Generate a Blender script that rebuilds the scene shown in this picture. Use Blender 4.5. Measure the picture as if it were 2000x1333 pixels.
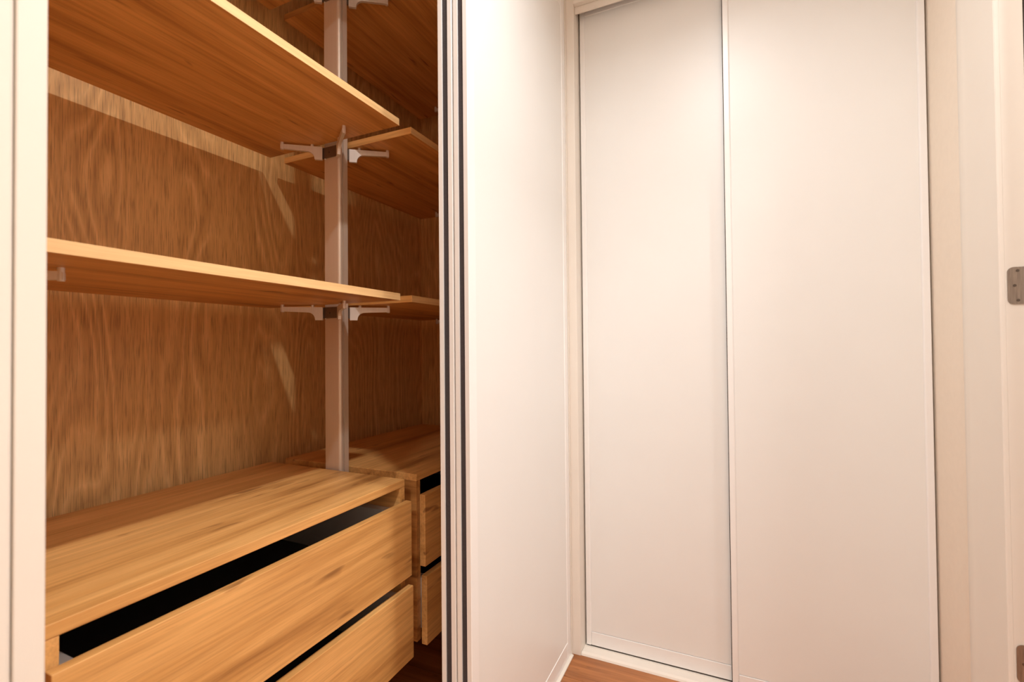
import bpy, bmesh, math
from mathutils import Vector, Matrix

for o in list(bpy.data.objects):
    bpy.data.objects.remove(o, do_unlink=True)
scene = bpy.context.scene
COL = scene.collection

# ------------------------------------------------------------------ camera
H = 1.10                                   # eye height above the floor
YAW, PITCH, ROLL, FPX = 0.4297, 0.0145, -0.0093, 930.9
fwd = Vector((math.cos(YAW)*math.cos(PITCH), math.sin(YAW)*math.cos(PITCH), math.sin(PITCH)))
rgt = Vector((math.sin(YAW), -math.cos(YAW), 0))
upv = rgt.cross(fwd)
r2 = rgt*math.cos(ROLL) + upv*math.sin(ROLL)
u2 = upv*math.cos(ROLL) - rgt*math.sin(ROLL)
cam_data = bpy.data.cameras.new('camera')
cam_data.sensor_width = 36.0
cam_data.lens = FPX*36.0/2000.0
cam_data.clip_start = 0.02
cam_data.dof.use_dof = True
cam_data.dof.focus_distance = 1.35
cam_data.dof.aperture_fstop = 4.5
cam = bpy.data.objects.new('camera', cam_data)
COL.objects.link(cam)
M = Matrix((r2, u2, -fwd)).transposed().to_4x4()
M.translation = Vector((0, 0, H))
cam.matrix_world = M
scene.camera = cam

# ------------------------------------------------------------------ world, light, exposure
world = bpy.data.worlds.new('world')
scene.world = world
world.use_nodes = True
world.node_tree.nodes['Background'].inputs[0].default_value = (1.0, 0.86, 0.72, 1)
world.node_tree.nodes['Background'].inputs[1].default_value = 0.02

LAMP = (1.0, 0.995, 0.975)
CEIL = 2.52
LAMP_SPOTS = ((0.83, 0.02, 7.0, 155, 0.055), (0.53, 0.02, 13.8, 150, 0.075), (-1.10, 0.02, 23.0, 140, 0.075), (0.80, -1.25, 24.0, 180, 0.50))     # x, y, watts, beam, size; the near-corridor and room ones are added fill

vs = scene.view_settings
vs.view_transform = 'Standard'
vs.look = 'None'
vs.gamma = 1.0
vs.use_curve_mapping = False
vs.exposure = -0.30
scene.cycles.max_bounces = 16
scene.cycles.diffuse_bounces = 10
scene.cycles.caustics_reflective = False
scene.cycles.caustics_refractive = False

# ------------------------------------------------------------------ materials
def new_mat(name):
    m = bpy.data.materials.new(name)
    m.use_nodes = True
    nt = m.node_tree
    b = nt.nodes['Principled BSDF']
    return m, nt, b

def node(nt, kind, **kw):
    n = nt.nodes.new(kind)
    for k, v in kw.items():
        setattr(n, k, v)
    return n

def plain(name, col, rough=0.5, metal=0.0, var=0.03, scale=30.0, bump=0.0, stretch=(1, 1, 1), spec=0.5):
    m, nt, b = new_mat(name)
    tc = node(nt, 'ShaderNodeTexCoord')
    mp = node(nt, 'ShaderNodeMapping')
    mp.inputs['Scale'].default_value = stretch
    nt.links.new(tc.outputs['Object'], mp.inputs['Vector'])
    nz = node(nt, 'ShaderNodeTexNoise')
    nz.inputs['Scale'].default_value = scale
    nz.inputs['Detail'].default_value = 4
    nt.links.new(mp.outputs[0], nz.inputs['Vector'])
    rp = node(nt, 'ShaderNodeValToRGB')
    rp.color_ramp.elements[0].position = 0.3
    rp.color_ramp.elements[1].position = 0.7
    rp.color_ramp.elements[0].color = tuple(c*(1-var) for c in col) + (1,)
    rp.color_ramp.elements[1].color = tuple(min(1, c*(1+var)) for c in col) + (1,)
    nt.links.new(nz.outputs['Fac'], rp.inputs[0])
    nt.links.new(rp.outputs[0], b.inputs['Base Color'])
    b.inputs['Roughness'].default_value = rough
    b.inputs['Metallic'].default_value = metal
    b.inputs['Specular IOR Level'].default_value = spec
    if bump:
        bp = node(nt, 'ShaderNodeBump')
        bp.inputs['Strength'].default_value = bump
        bp.inputs['Distance'].default_value = 0.001
        nt.links.new(nz.outputs['Fac'], bp.inputs['Height'])
        nt.links.new(bp.outputs[0], b.inputs['Normal'])
    return m

def math_node(nt, op, a=None, bval=None, c=None):
    n = node(nt, 'ShaderNodeMath', operation=op)
    for i, v in enumerate((a, bval, c)):
        if v is None:
            continue
        if isinstance(v, (int, float)):
            n.inputs[i].default_value = v
        else:
            nt.links.new(v, n.inputs[i])
    return n.outputs[0]

def ramp(nt, fac, stops):
    rp = node(nt, 'ShaderNodeValToRGB')
    el = rp.color_ramp.elements
    while len(el) < len(stops):
        el.new(0.5)
    for e, (p, c) in zip(el, stops):
        e.position = p
        e.color = tuple(c) + (1,)
    nt.links.new(fac, rp.inputs[0])
    return rp.outputs[0]

def mix_rgb(nt, mode, fac, a, b):
    n = node(nt, 'ShaderNodeMix', data_type='RGBA', blend_type=mode)
    for key, v in ((0, fac), (6, a), (7, b)):
        if isinstance(v, (int, float)):
            n.inputs[key].default_value = v
        elif isinstance(v, tuple):
            n.inputs[key].default_value = v + (1,)
        else:
            nt.links.new(v, n.inputs[key])
    return n.outputs[2]

def wood(name, axis, light, mid, dark, rough=0.42, cathedral=False, streak=1.0, knots=True):
    """laminate with its grain running along one axis of the object"""
    m, nt, b = new_mat(name)
    tc = node(nt, 'ShaderNodeTexCoord')
    oi = node(nt, 'ShaderNodeObjectInfo')
    off = node(nt, 'ShaderNodeVectorMath', operation='SCALE')
    off.inputs[0].default_value = (7.3, 11.1, 5.7)
    nt.links.new(oi.outputs['Random'], off.inputs['Scale'])
    add = node(nt, 'ShaderNodeVectorMath', operation='ADD')
    nt.links.new(tc.outputs['Object'], add.inputs[0])
    if not cathedral:
        nt.links.new(off.outputs[0], add.inputs[1])
    P = add.outputs[0]

    def noise(along, across, detail=3.0, rough_=0.5, dist=0.0):
        mp = node(nt, 'ShaderNodeMapping')
        sc = [across]*3
        sc['XYZ'.index(axis)] = along
        mp.inputs['Scale'].default_value = sc
        nt.links.new(P, mp.inputs['Vector'])
        nz = node(nt, 'ShaderNodeTexNoise')
        nz.inputs['Scale'].default_value = 1.0
        nz.inputs['Detail'].default_value = detail
        nz.inputs['Roughness'].default_value = rough_
        nz.inputs['Distortion'].default_value = dist
        nt.links.new(mp.outputs[0], nz.inputs['Vector'])
        return nz.outputs['Fac']

    if cathedral:
        n0 = noise(1.15, 5.2, 1.0, 0.35)
        wob = noise(2.0, 22.0, 3.0, 0.5)
        v = math_node(nt, 'ADD', math_node(nt, 'MULTIPLY', n0, 19.0), math_node(nt, 'MULTIPLY', wob, 1.3))
        fr = math_node(nt, 'FRACT', v)
        base = ramp(nt, fr, [(0.0, mid), (0.35, dark), (0.62, mid), (0.82, light), (1.0, mid)])
        broad = noise(0.8, 9.0, 2.0)
        base = mix_rgb(nt, 'MIX', ramp(nt, broad, [(0.35, (0.10, 0.10, 0.10)), (0.62, (0.85, 0.85, 0.85))]), base, mid)
        pores = noise(14.0, 420.0, 2.0, 0.6)
        pf = ramp(nt, pores, [(0.34, (0.50, 0.45, 0.41)), (0.50, (1, 1, 1))])
        colr = mix_rgb(nt, 'MULTIPLY', 0.75, base, pf)
        fine = noise(4.0, 110.0, 3.0, 0.6)
        ff = ramp(nt, fine, [(0.3, (0.80, 0.78, 0.76)), (0.7, (1.08, 1.07, 1.06))])
        colr = mix_rgb(nt, 'MULTIPLY', 0.8, colr, ff)
        hgt = pores
    else:
        n1 = noise(1.3, 17.0, 4.0, 0.55, 0.4)
        base = ramp(nt, n1, [(0.30, dark), (0.43, mid), (0.60, light), (0.74, mid)])
        n2 = noise(3.0, 130.0, 3.0, 0.6)
        f2 = ramp(nt, n2, [(0.3, (0.74, 0.70, 0.66)), (0.62, (1.05, 1.05, 1.05))])
        colr = mix_rgb(nt, 'MULTIPLY', 0.7*streak, base, f2)
        n3 = noise(12.0, 500.0, 2.0, 0.6)
        f3 = ramp(nt, n3, [(0.34, (0.75, 0.70, 0.66)), (0.5, (1, 1, 1))])
        colr = mix_rgb(nt, 'MULTIPLY', 0.45*streak, colr, f3)
        if knots:
            n4 = noise(7.0, 34.0, 2.0, 0.5, 0.3)
            f4 = ramp(nt, n4, [(0.67, (1, 1, 1)), (0.76, (0.38, 0.30, 0.26))])
            colr = mix_rgb(nt, 'MULTIPLY', 0.8, colr, f4)
        hgt = n3
    nt.links.new(colr, b.inputs['Base Color'])
    b.inputs['Roughness'].default_value = rough
    bp = node(nt, 'ShaderNodeBump')
    bp.inputs['Strength'].default_value = 0.12
    bp.inputs['Distance'].default_value = 0.0006
    nt.links.new(hgt, bp.inputs['Height'])
    nt.links.new(bp.outputs[0], b.inputs['Normal'])
    return m

OAK_L, OAK_M, OAK_D = (0.79, 0.44, 0.155), (0.65, 0.335, 0.105), (0.38, 0.17, 0.047)
M_BOARD_X = wood('oak laminate along x', 'X', OAK_L, OAK_M, OAK_D)
M_BOARD_Y = wood('oak laminate along y', 'Y', OAK_L, OAK_M, OAK_D)
M_EDGE_LIT = wood('lit oak edge band', 'X', (0.92, 0.62, 0.30), (0.88, 0.56, 0.26), (0.82, 0.49, 0.21), rough=0.4, knots=False, streak=0.6)  # front edge lighter than the boards: the light on it is in the colour
M_BACK = wood('walnut veneer panel', 'Z', (0.95, 0.62, 0.27), (0.79, 0.48, 0.19), (0.62, 0.355, 0.135), rough=0.5, cathedral=True)
M_FLOOR = wood('floor laminate', 'Y', (0.50, 0.21, 0.075), (0.38, 0.145, 0.048), (0.21, 0.072, 0.025), rough=0.35)
M_WHITE = plain('white lacquer', (0.775, 0.78, 0.77), 0.38, var=0.008, scale=6, spec=0.4)
M_PROFILE = plain('white coated profile', (0.82, 0.82, 0.815), 0.32, var=0.01, scale=12)
M_FRAME = plain('cream frame paint', (0.75, 0.70, 0.635), 0.42, var=0.01, scale=8, spec=0.4)
M_WALL = plain('beige wall paint', (0.80, 0.71, 0.61), 0.75, var=0.015, scale=60, bump=0.15, spec=0.3)
M_WALL_W = plain('off-white wall paint', (0.82, 0.79, 0.75), 0.75, var=0.015, scale=60, bump=0.15, spec=0.3)
M_CEIL = plain('ceiling paint', (0.86, 0.85, 0.83), 0.85, var=0.01, scale=40, spec=0.2)
M_SEAL = plain('grey brush seal', (0.050, 0.042, 0.045), 0.8, var=0.15, scale=400, bump=0.4)
M_ALU = plain('satin aluminium', (0.80, 0.75, 0.71), 0.42, metal=0.35, var=0.03, scale=40, stretch=(8, 8, 0.4))
M_ALU_POST = plain('champagne aluminium post', (0.72, 0.60, 0.50), 0.5, metal=0.45, var=0.02, scale=40, stretch=(8, 8, 0.3))
M_CLAMP_SHADE = plain('shaded clamp metal', (0.22, 0.18, 0.15), 0.4, metal=0.8, var=0.08, scale=60)  # clamp metal darkened: the shade it sits in is in the colour
M_STEEL = plain('brushed steel hinge', (0.40, 0.34, 0.29), 0.38, metal=0.9, var=0.18, scale=30, stretch=(1, 12, 1))
M_SCREW = plain('screw steel', (0.20, 0.165, 0.14), 0.35, metal=0.9, var=0.1, scale=300)
M_DRAWER = plain('grey drawer metal', (0.62, 0.60, 0.58), 0.45, var=0.02, scale=30)
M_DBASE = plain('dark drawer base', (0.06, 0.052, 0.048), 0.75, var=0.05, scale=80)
M_GAP = plain('dark gap fill', (0.035, 0.022, 0.014), 0.85, var=0.1, scale=90)

# ------------------------------------------------------------------ mesh helpers
def empty(name, loc):
    e = bpy.data.objects.new(name, None)
    e.empty_display_size = 0.05
    COL.objects.link(e)
    e.location = loc
    return e

def origin_of(parent):
    v = Vector((0, 0, 0))
    p = parent
    while p is not None:
        v += p.location
        p = p.parent
    return v

def link(name, bm, mat, parent=None, loc=None, smooth=False):
    """bm is in world coordinates; vertices are stored relative to the object's origin"""
    me = bpy.data.meshes.new(name)
    base = origin_of(parent) if parent is not None else (Vector(loc) if loc is not None else Vector((0, 0, 0)))
    bmesh.ops.translate(bm, verts=bm.verts, vec=-base)
    bmesh.ops.recalc_face_normals(bm, faces=bm.faces)
    bm.to_mesh(me)
    bm.free()
    me.materials.append(mat)
    if smooth:
        for p in me.polygons:
            p.use_smooth = True
        me.set_sharp_from_angle(angle=math.radians(35))
    o = bpy.data.objects.new(name, me)
    COL.objects.link(o)
    if parent is not None:
        o.parent = parent
    else:
        o.location = base
    return o

def add_box(bm, x0, x1, y0, y1, z0, z1, bevel=0.0):
    r = bmesh.ops.create_cube(bm, size=1.0)
    vs_ = r['verts']
    for v in vs_:
        v.co = Vector(((x0+x1)/2 + v.co.x*(x1-x0), (y0+y1)/2 + v.co.y*(y1-y0), (z0+z1)/2 + v.co.z*(z1-z0)))
    if bevel:
        es = list({e for v in vs_ for e in v.link_edges})
        bmesh.ops.bevel(bm, geom=es, offset=bevel, segments=2, affect='EDGES', profile=0.5)

def box(name, x0, x1, y0, y1, z0, z1, mat, parent=None, bevel=0.0, loc=None):
    bm = bmesh.new()
    add_box(bm, x0, x1, y0, y1, z0, z1, bevel)
    return link(name, bm, mat, parent, loc)

def add_prism(bm, pts, to3d, depth_vec):
    """extrude the polygon pts (2-D) mapped by to3d along depth_vec"""
    a = [bm.verts.new(to3d(p)) for p in pts]
    d = Vector(depth_vec)
    b_ = [bm.verts.new(v.co + d) for v in a]
    n = len(pts)
    bm.faces.new(a)
    bm.faces.new(b_[::-1])
    for i in range(n):
        bm.faces.new((a[i], b_[i], b_[(i+1) % n], a[(i+1) % n]))

def add_cyl(bm, p0, p1, r, seg=16):
    p0, p1 = Vector(p0), Vector(p1)
    d = p1 - p0
    q = Vector((0, 0, 1)).rotation_difference(d.normalized()).to_matrix().to_4x4()
    q.translation = (p0+p1)/2
    bmesh.ops.create_cone(bm, cap_ends=True, segments=seg, radius1=r, radius2=r, depth=d.length, matrix=q)

def cyl(name, p0, p1, r, mat, parent, seg=16):
    bm = bmesh.new()
    add_cyl(bm, p0, p1, r, seg)
    return link(name, bm, mat, parent, smooth=True)

def tag(o, label, category, group=None):
    o['label'] = label
    o['category'] = category
    if group:
        o['group'] = group
    return o

def struct(o, label=None):
    o['kind'] = 'structure'
    if label:
        o['label'] = label
    return o

# ------------------------------------------------------------------ key dimensions (metres)
YW = 0.530            # corridor face of the wardrobe wall
XE = 1.6685           # face of the end closet
YR = -0.510           # right corridor wall
YB = 1.365            # wardrobe back panel
XWR = 1.922           # wardrobe right wall
XWL = 0.196           # wardrobe left wall

# ------------------------------------------------------------------ room shell
fl = struct(box('floor', -1.7, 2.1, -2.0, 1.46, -0.08, -0.012, M_GAP), 'wooden plank floor')
pw = 0.165
k = 0
x = 1.662 - pw*0.78 - pw*20
while x < 2.1:
    y_cuts = [-2.0, -0.62 + 0.55*((k*37) % 10)/10.0, 1.46]
    for i in range(2):
        x0, x1 = max(x, -1.7), min(x+pw-0.0012, 2.1)
        if x1 - x0 > 0.01:
            c = ((x0+x1)/2, (y_cuts[i]+y_cuts[i+1])/2, 0)
            bm = bmesh.new()
            add_box(bm, x0, x1, y_cuts[i], y_cuts[i+1]-0.0012, -0.012, 0.0, 0.0006)
            p = link('plank', bm, M_FLOOR, fl)
    x += pw
    k += 1

struct(box('ceiling', -1.7, 2.1, -2.0, 1.46, CEIL, CEIL+0.1, M_CEIL), 'plain ceiling')
struct(box('wall_left', -1.7, 0.100, YW+0.004, YW+0.10, 0, CEIL, M_WALL_W), 'painted corridor wall before the wardrobe')
struct(box('wall_rear', -1.76, -1.7, -2.0, 0.63, 0, CEIL, M_WALL_W), 'painted wall closing the corridor')
bm = bmesh.new()
add_box(bm, 1.305, 1.80, YR-0.10, YR, 0, CEIL)
add_box(bm, 0.47, 1.305, YR-0.10, YR, 2.12, CEIL)
add_box(bm, -1.7, 0.47, YR-0.10, YR, 0, CEIL)
struct(link('wall_right', bm, M_WALL), 'beige painted corridor wall beside the hinged doorway')
struct(box('wall_far', -1.7, 2.1, -2.06, -2.0, 0, CEIL, M_WALL_W), 'far wall of the room behind the doorway')
struct(box('wall_end', 1.80, 1.86, -2.0, 0.535, 0, CEIL, M_WALL_W), 'wall inside the end closet')
struct(box('wall_corner', 1.662, XWR+0.05, 0.536, 0.622, 0, CEIL, M_WALL_W), 'wall between the wardrobe and the end closet')
# wardrobe recess lined with veneer
struct(box('wall_wardrobe_back', XWL-0.05, XWR+0.05, YB, YB+0.05, 0, CEIL, M_BACK, loc=(0, YB, 0)), 'walnut veneer back panel of the wardrobe')
struct(box('wall_wardrobe_right', XWR, XWR+0.05, 0.622, YB, 0, CEIL, M_BACK), 'walnut veneer side panel of the wardrobe')
struct(box('wall_wardrobe_left', XWL-0.05, XWL, 0.64, YB, 0, CEIL, M_BACK), 'walnut veneer near side panel of the wardrobe')

# wardrobe opening frame
t1 = struct(empty('trim_1', (0.15, YW, 0)), 'cream frame around the open wardrobe')
bm = bmesh.new()
add_box(bm, 0.1838, 0.2044, YW, 0.64, 0, CEIL, 0.0015)
link('jamb', bm, M_FRAME, t1)
box('casing', 0.100, 0.1825, YW-0.002, 0.64, 0, CEIL, M_FRAME, t1, 0.003)
box('header', 0.2046, 1.655, YW-0.004, 0.622, 2.372, CEIL, M_FRAME, t1, 0.002)
box('jamb', 1.645, 1.6545, YW, 0.622, 0, 2.372, M_FRAME, t1, 0.001)
bt = struct(box('trim_2', 0.2046, 1.645, YW-0.007, 0.622, 0, 0.006, M_FRAME, None, 0.0015), 'cream floor track under the wardrobe doors')

# end closet frame
t3 = struct(empty('trim_3', (XE, 0.5, 0)), 'cream frame of the end closet')
box('jamb', 1.6555, 1.76, 0.5010, 0.5355, 0, CEIL, M_FRAME, t3, 0.0015)
box('header', 1.648, 1.668, YR+0.002, 0.5005, 2.343, CEIL, M_FRAME, t3, 0.001)
box('track_fascia', 1.669, 1.674, YR+0.002, 0.5005, 2.318, CEIL, M_FRAME, t3, 0.001)
bm = bmesh.new()
add_prism(bm, [(1.660, 0.0), (1.663, 0.006), (1.672, 0.009), (1.672, 0.0075), (1.706, 0.0075), (1.706, 0.009), (1.712, 0.009), (1.712, 0.0075), (1.748, 0.0075), (1.748, 0.0)],
          lambda p: (p[0], YR+0.002, p[1]), (0, 0.5005-YR-0.002, 0))
struct(link('trim_4', bm, M_FRAME), 'cream floor track under the end closet doors')

# doorway casing and jamb on the right wall
t5 = struct(empty('trim_5', (1.30, YR, 0)), 'cream moulded casing of the doorway with the steel hinges')
bm = bmesh.new()
cas = [(1.3003, YR), (1.3003, YR+0.0062), (1.3025, YR+0.0080), (1.425, YR+0.0080), (1.436, YR+0.0100), (1.452, YR+0.0115),
       (1.468, YR+0.0100), (1.480, YR+0.0050), (1.4845, YR)]
add_prism(bm, cas, lambda p: (p[0], p[1], 0.0), (0, 0, 2.19))
link('casing', bm, M_FRAME, t5, smooth=True)
box('jamb', 1.3003, 1.3048, YR-0.037, YR-0.0002, 0, 2.12, M_FRAME, t5, 0.0008)
box('shadow_gap', 1.3020, 1.3048, YR-0.100, YR-0.0372, 0, 2.12, M_GAP, t5)  # dark strip painted in for the shadow between jamb and open door
box('casing_head', 0.47, 1.2998, YR+0.0002, YR+0.008, 2.12, 2.19, M_FRAME, t5, 0.002)

d1 = struct(empty('door_1', (1.28, -0.56, 0)), 'cream door standing open on steel hinges')
box('slab', 1.262, 1.3015, -1.33, -0.5535, 0.008, 2.11, M_FRAME, d1, 0.002)
for zc in (H+0.1168, H-0.643, H+0.88):
    bm = bmesh.new()
    y0, y1, hh, rr = -0.5135, -0.5500, 0.0376, 0.010
    pts = []
    for cx, cz, a0 in ((y0-rr, hh-rr, 0), (y0-rr, -(hh-rr), -90)):
        seq = range(0, 91, 15)
        for a in seq:
            if a0 == 0:
                ang = math.radians(90-a)
            else:
                ang = math.radians(-a)
            pts.append((cx + rr*math.cos(ang), cz + rr*math.sin(ang)))
    pts += [(y1, -hh), (y1, hh)]
    add_prism(bm, pts, lambda p: (1.2986, p[0], zc+p[1]), (0.0017, 0, 0))
    hg = link('hinge', bm, M_STEEL, d1)
    for sy, sz in ((-0.5290, 0.030), (-0.5240, 0.0), (-0.5290, -0.030)):
        bm = bmesh.new()
        add_cyl(bm, (1.2978, sy, zc+sz), (1.3002, sy, zc+sz), 0.0028, 14)
        add_box(bm, 1.2975, 1.2979, sy-0.002, sy+0.002, zc+sz-0.0004, zc+sz+0.0004)
        link('screw', bm, M_SCREW, hg)
    cyl('knuckle', (1.2955, -0.5530, zc-hh), (1.2955, -0.5530, zc+hh), 0.0042, M_STEEL, hg)

# ------------------------------------------------------------------ sliding doors
def sliding_door_x(label, x0, x1, y0, y1, z0, z1, group=None):
    """door leaf lying along x, its corridor face at y0; end grooves hold dark brush strips"""
    d = tag(empty('sliding_door', ((x0+x1)/2, (y0+y1)/2, z0)), label, 'door', group)
    sw, t = 0.034, y1-y0
    f = 0.0118
    for side in (0, 1):
        bm = bmesh.new()
        if side == 0:
            e, s = x0, 1
        else:
            e, s = x1, -1
        prof = [(0, 0.0012), (0.0012, 0), (sw-0.002, 0), (sw, 0.0025), (sw, t), (0.0012, t), (0, t-0.0012), (0, t-f), (0.012, t-f), (0.012, f), (0, f)]
        add_prism(bm, prof, lambda p: (e+s*p[0], y0+p[1], z0), (0, 0, z1-z0))
        st = link('stile', bm, M_PROFILE, d)
        xa, xb = sorted((e+s*0.0035, e+s*0.0119))
        box('brush_seal', xa, xb, y0+f+0.0002, y1-f-0.0002, z0+0.001, z1-0.001, M_SEAL, st)
    box('panel', x0+sw, x1-sw, y0+0.0022, y1-0.004, z0+0.058, z1-0.05, M_WHITE, d)
    box('bottom_rail', x0+sw, x1-sw, y0+0.0005, y1-0.002, z0, z0+0.058, M_PROFILE, d, 0.001)
    box('top_rail', x0+sw, x1-sw, y0+0.0005, y1-0.002, z1-0.05, z1, M_PROFILE, d, 0.001)
    return d

sliding_door_x('white sliding wardrobe door pushed open, front leaf facing the corridor', 0.9326, 1.6415, 0.5326, 0.5701, 0.0065, 2.369)
sliding_door_x('white sliding wardrobe door parked behind the front leaf, only its grooved edge showing', 0.9326, 1.6415, 0.5734, 0.6121, 0.0065, 2.369)

def sliding_door_y(label, y0, y1, x0, x1, z0, z1, sw):
    """door leaf lying along y, its corridor face at x0"""
    d = tag(empty('sliding_door', ((x0+x1)/2, (y0+y1)/2, z0)), label, 'door')
    t = x1-x0
    for e, s in ((y0, 1), (y1, -1)):
        bm = bmesh.new()
        prof = [(0, 0.0015), (0.0015, 0), (sw-0.004, 0), (sw-0.002, 0.0015), (sw, 0.0040), (sw, t), (0, t)]
        add_prism(bm, prof, lambda p: (x0+p[1], e+s*p[0], z0), (0, 0, z1-z0))
        link('stile', bm, M_PROFILE, d)
    rl = 0.049
    box('panel', x0+0.0030, x1-0.004, y0+sw, y1-sw, z0+rl, z1-0.04, M_WHITE, d)
    box('bottom_rail', x0+0.0008, x1-0.002, y0+sw, y1-sw, z0, z0+rl-0.0015, M_PROFILE, d, 0.0012)
    box('top_rail', x0+0.0008, x1-0.002, y0+sw, y1-sw, z1-0.04, z1, M_PROFILE, d, 0.0012)
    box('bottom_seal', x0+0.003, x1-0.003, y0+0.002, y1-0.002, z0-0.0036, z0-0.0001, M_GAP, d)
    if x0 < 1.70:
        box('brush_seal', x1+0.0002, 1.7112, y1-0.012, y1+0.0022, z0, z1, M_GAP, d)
    return d

sliding_door_y('white sliding closet door running behind its neighbour, beside the wardrobe wall', -0.012, 0.4955, 1.712, 1.742, 0.0130, 2.370, 0.019)
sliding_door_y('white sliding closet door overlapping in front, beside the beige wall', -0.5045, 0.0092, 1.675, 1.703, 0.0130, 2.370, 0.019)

# ------------------------------------------------------------------ wardrobe fittings
TH = 0.0185
SH_Z = (0.1299+H, 0.6000+H, 1.0660+H)
YF, YBK = 0.800, 1.296
POSTS = ((0.265, (1,)), (1.0582, (1, -1)), (1.851, (-1,)))
PY = 1.0512
UNIT_BOTTOM = H-0.8020

def make_post(px, sides, label, where):
    t = tag(empty('support_post', (px, PY, 0)), label, 'post', 'metal posts carrying the wardrobe shelves')
    hw, hd = 0.0172, 0.0287
    pts = []
    for a in range(0, 91, 15):                       # rounded front corner bead
        r_ = math.radians(180+a)
        pts.append((-hw+0.0085 + 0.0085*math.cos(r_), -hd+0.0085+0.0085*math.sin(r_)))
    for a in range(15, 91, 15):
        r_ = math.radians(270+a)
        pts.append((-hw+0.0100 + 0.0045*math.cos(r_), -hd+0.0045+0.0045*math.sin(r_)))
    pts += [(0.0000, -hd+0.0045), (0.0000, -hd), (hw-0.001, -hd), (hw, -hd+0.001), (hw, hd-0.001), (hw-0.001, hd), (-hw+0.001, hd), (-hw, hd-0.001)]
    bm = bmesh.new()
    add_prism(bm, pts, lambda p: (px+p[0], PY+p[1], 0.0), (0, 0, CEIL))
    link('pole', bm, M_ALU_POST, t, smooth=True)
    for z, under in zip(SH_Z + (UNIT_BOTTOM,), ('lower shelf', 'middle shelf', 'top shelf', 'drawer unit')):
        br = tag(empty('shelf_bracket', (px, PY, z-0.044)), 'cast metal arm bracket under the %s, clamped to the post %s' % (under, where), 'bracket', 'arm brackets of the wardrobe posts')
        for s in (-1, 1):
            bm = bmesh.new()
            add_box(bm, px+s*hw, px+s*(hw+0.0042), PY-hd-0.003, PY+hd+0.003, z-0.0385, z-0.007, 0.0008) if s > 0 else \
                add_box(bm, px-hw-0.0042, px-hw, PY-hd-0.003, PY+hd+0.003, z-0.0385, z-0.007, 0.0008)
            link('clamp_plate', bm, M_CLAMP_SHADE, br)
            cyl('screw', (px+s*(hw+0.004), PY+0.006, z-0.023), (px+s*(hw+0.0062), PY+0.006, z-0.023), 0.0030, M_SCREW, br, 6)
            for dy in (-0.020, 0.024):
                cyl('screw', (px+s*(hw+0.0012), PY+dy, z-0.0412), (px+s*(hw+0.0012), PY+dy, z-0.0380), 0.0022, M_ALU, br, 10)
        for sx in sides:
            for sy in (-1, 1):
                tip = Vector((sx*(0.092 if px > 0.5 else 0.114), sy*0.120, 0))
                L = tip.length
                u = tip.normalized()
                w = Vector((-u.y, u.x, 0))*0.0085
                a0 = 0.0375
                prof = [(a0, -0.006), (L-0.002, -0.006), (L, -0.008), (L, -0.0190), (0.0790, -0.0215)]
                for q in range(1, 6):
                    an = math.radians(90+q*18)
                    prof.append((0.0790 + 0.0200*math.cos(an), -0.0415+0.0200*math.sin(an)))
                prof += [(0.0585, -0.0440), (a0, -0.0440)]
                bm = bmesh.new()
                o0 = Vector((px, PY, z))
                add_prism(bm, prof, lambda p: o0 + u*p[0] + Vector((0, 0, p[1])) - w*0.5, w)
                link('arm', bm, M_ALU, br)
                tp = o0 + u*(L-0.004)
                cyl('pin', tp + Vector((0, 0, -0.021)), tp + Vector((0, 0, 0.0)), 0.0048, M_ALU, br, 14)
                mp_ = o0 + u*0.066
                cyl('pin', mp_ + Vector((0, 0, -0.016)), mp_, 0.0046, M_ALU, br, 14)
    return t

make_post(POSTS[0][0], POSTS[0][1], 'champagne metal post at the wardrobe end nearest the cream frame', 'by the cream frame')
make_post(POSTS[1][0], POSTS[1][1], 'champagne metal post with cross brackets standing between the two shelf columns', 'between the columns')
make_post(POSTS[2][0], POSTS[2][1], 'champagne metal post behind the parked sliding doors', 'behind the sliding doors')

def shelf(x0, x1, z, label):
    t = tag(empty('shelf', ((x0+x1)/2, (YF+YBK)/2, z)), label, 'shelf', 'wooden wardrobe shelves')
    box('board', x0+0.0008, x1-0.0008, YF+0.0008, YBK, z, z+TH, M_BOARD_X, t, 0.0005)
    box('edge_band', x0, x1, YF, YF+0.0008, z+0.0001, z+TH-0.0001, M_EDGE_LIT, t)
    box('edge_band', x0, x0+0.0008, YF+0.0008, YBK, z+0.0001, z+TH-0.0001, M_BOARD_Y, t)
    box('edge_band', x1-0.0008, x1, YF+0.0008, YBK, z+0.0001, z+TH-0.0001, M_BOARD_Y, t)
    return t

XL0, XL1 = 0.290, 1.0318
XR0, XR1 = 1.0835, 1.826
names = ('lower', 'middle', 'top')
for z, n in zip(SH_Z, names):
    shelf(XL0, XL1, z, n + ' oak wardrobe shelf above the brightly lit drawer unit')
for z, n in zip(SH_Z, names):
    shelf(XR0, XR1, z, n + ' oak wardrobe shelf in the dark column behind the sliding doors')

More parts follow.
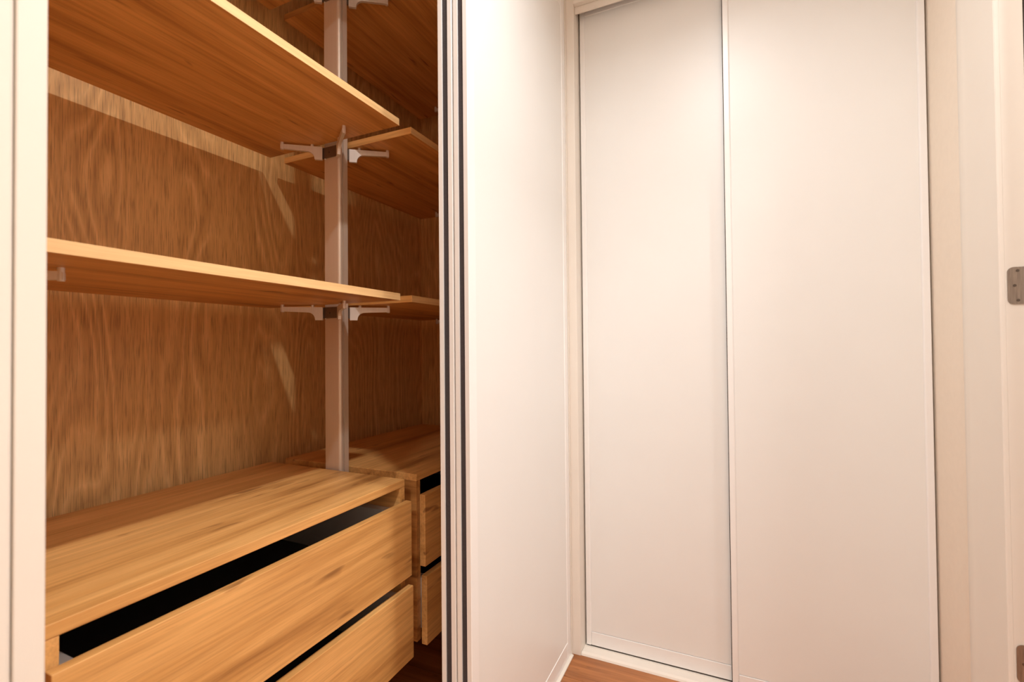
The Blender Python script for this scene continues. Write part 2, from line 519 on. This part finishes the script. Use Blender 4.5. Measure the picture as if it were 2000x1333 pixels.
def drawer_unit(x0, x1, label, dy):
    zt = H-0.3451
    zb = UNIT_BOTTOM
    yf, yb = 0.789, 1.296
    t = tag(empty('drawer_unit', ((x0+x1)/2, (yf+yb)/2, zb)), label, 'drawer unit', 'oak drawer units in the wardrobe')
    th = 0.0190
    box('top_panel', x0, x1, yf, yb, zt-th, zt, M_BOARD_X, t, 0.0013)
    box('side_panel', x0, x0+0.018, yf+0.0006, yb, zb, zt-th-0.0002, M_BOARD_Y, t, 0.0006)
    box('side_panel', x1-0.018, x1, yf+0.0006, yb, zb, zt-th-0.0002, M_BOARD_Y, t, 0.0006)
    box('back_panel', x0+0.0182, x1-0.0182, yb-0.012, yb, zb, zt-th-0.0002, M_BOARD_X, t)
    box('bottom_panel', x0+0.0182, x1-0.0182, yf+0.003, yb-0.0125, zb, zb+0.016, M_BOARD_X, t)
    for za, zc, d_ in ((H-0.5930, H-0.3990, dy), (H-0.8035, H-0.6180, dy-0.0045)):
        fy0 = d_
        fy1 = fy0 + 0.018
        f = box('drawer', x0+0.001, x1-0.001, fy0, fy1, za, zc, M_BOARD_X, t, 0.0013)
        ix0, ix1 = x0+0.0195, x1-0.0195
        sz0, sz1 = za+0.030, zc-0.018
        if za < H-0.7:
            sz1 = zc-0.018
        box('drawer_side', ix0, ix0+0.026, fy1+0.0003, yb-0.05, sz0, sz1, M_DRAWER, f, 0.001)
        box('drawer_side', ix1-0.026, ix1, fy1+0.0003, yb-0.05, sz0, sz1, M_DRAWER, f, 0.001)
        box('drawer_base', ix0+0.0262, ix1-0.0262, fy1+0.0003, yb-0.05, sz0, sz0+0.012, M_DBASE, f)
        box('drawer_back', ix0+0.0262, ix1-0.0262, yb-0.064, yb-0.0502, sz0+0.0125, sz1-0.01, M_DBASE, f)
    return t

drawer_unit(0.300, 1.0318, 'brightly lit oak drawer unit with two drawers pulled ajar', 0.7665)
drawer_unit(1.0835, 1.815, 'shadowed oak drawer unit half hidden behind the parked sliding doors', 0.7620)

# ------------------------------------------------------------------ corridor downlights and added fill lamps, all out of view
M_LAMPGLOW, nt, b = new_mat('lamp glow')
b.inputs['Emission Color'].default_value = LAMP + (1,)
b.inputs['Emission Strength'].default_value = 12.0
for (lx, ly, watts, beam, lsize), lab in zip(LAMP_SPOTS, ('recessed ceiling downlight before the parked wardrobe doors', 'recessed ceiling downlight before the open wardrobe', 'added fill downlight over the near corridor, out of view', 'wide round fill lamp added in the unseen room behind the doorway')):
    t = tag(empty('ceiling_downlight', (lx, ly, CEIL)), lab, 'lamp', 'ceiling lamps')
    bm = bmesh.new()
    n = 28
    lr = lsize/2
    rings = [(lr+0.003, 0.0), (lr+0.003, -0.004), (lr+0.019, -0.004), (lr+0.021, 0.0)]
    grid = [[bm.verts.new((lx+r_*math.cos(2*math.pi*i/n), ly+r_*math.sin(2*math.pi*i/n), CEIL+z_)) for i in range(n)] for r_, z_ in rings]
    for j in range(4):
        for i in range(n):
            bm.faces.new((grid[j][i], grid[j][(i+1) % n], grid[(j+1) % 4][(i+1) % n], grid[(j+1) % 4][i]))
    link('bezel', bm, M_PROFILE, t)
    cyl('diffuser', (lx, ly, CEIL-0.002), (lx, ly, CEIL-0.0002), lr+0.0025, M_LAMPGLOW, t, 24)
    ld = bpy.data.lights.new('downlight', 'AREA')
    ld.shape = 'DISK'
    ld.size = lsize
    ld.spread = math.radians(beam)
    ld.energy = watts
    ld.color = LAMP
    lo = bpy.data.objects.new('downlight', ld)
    COL.objects.link(lo)
    lo.location = (lx, ly, CEIL-0.006)
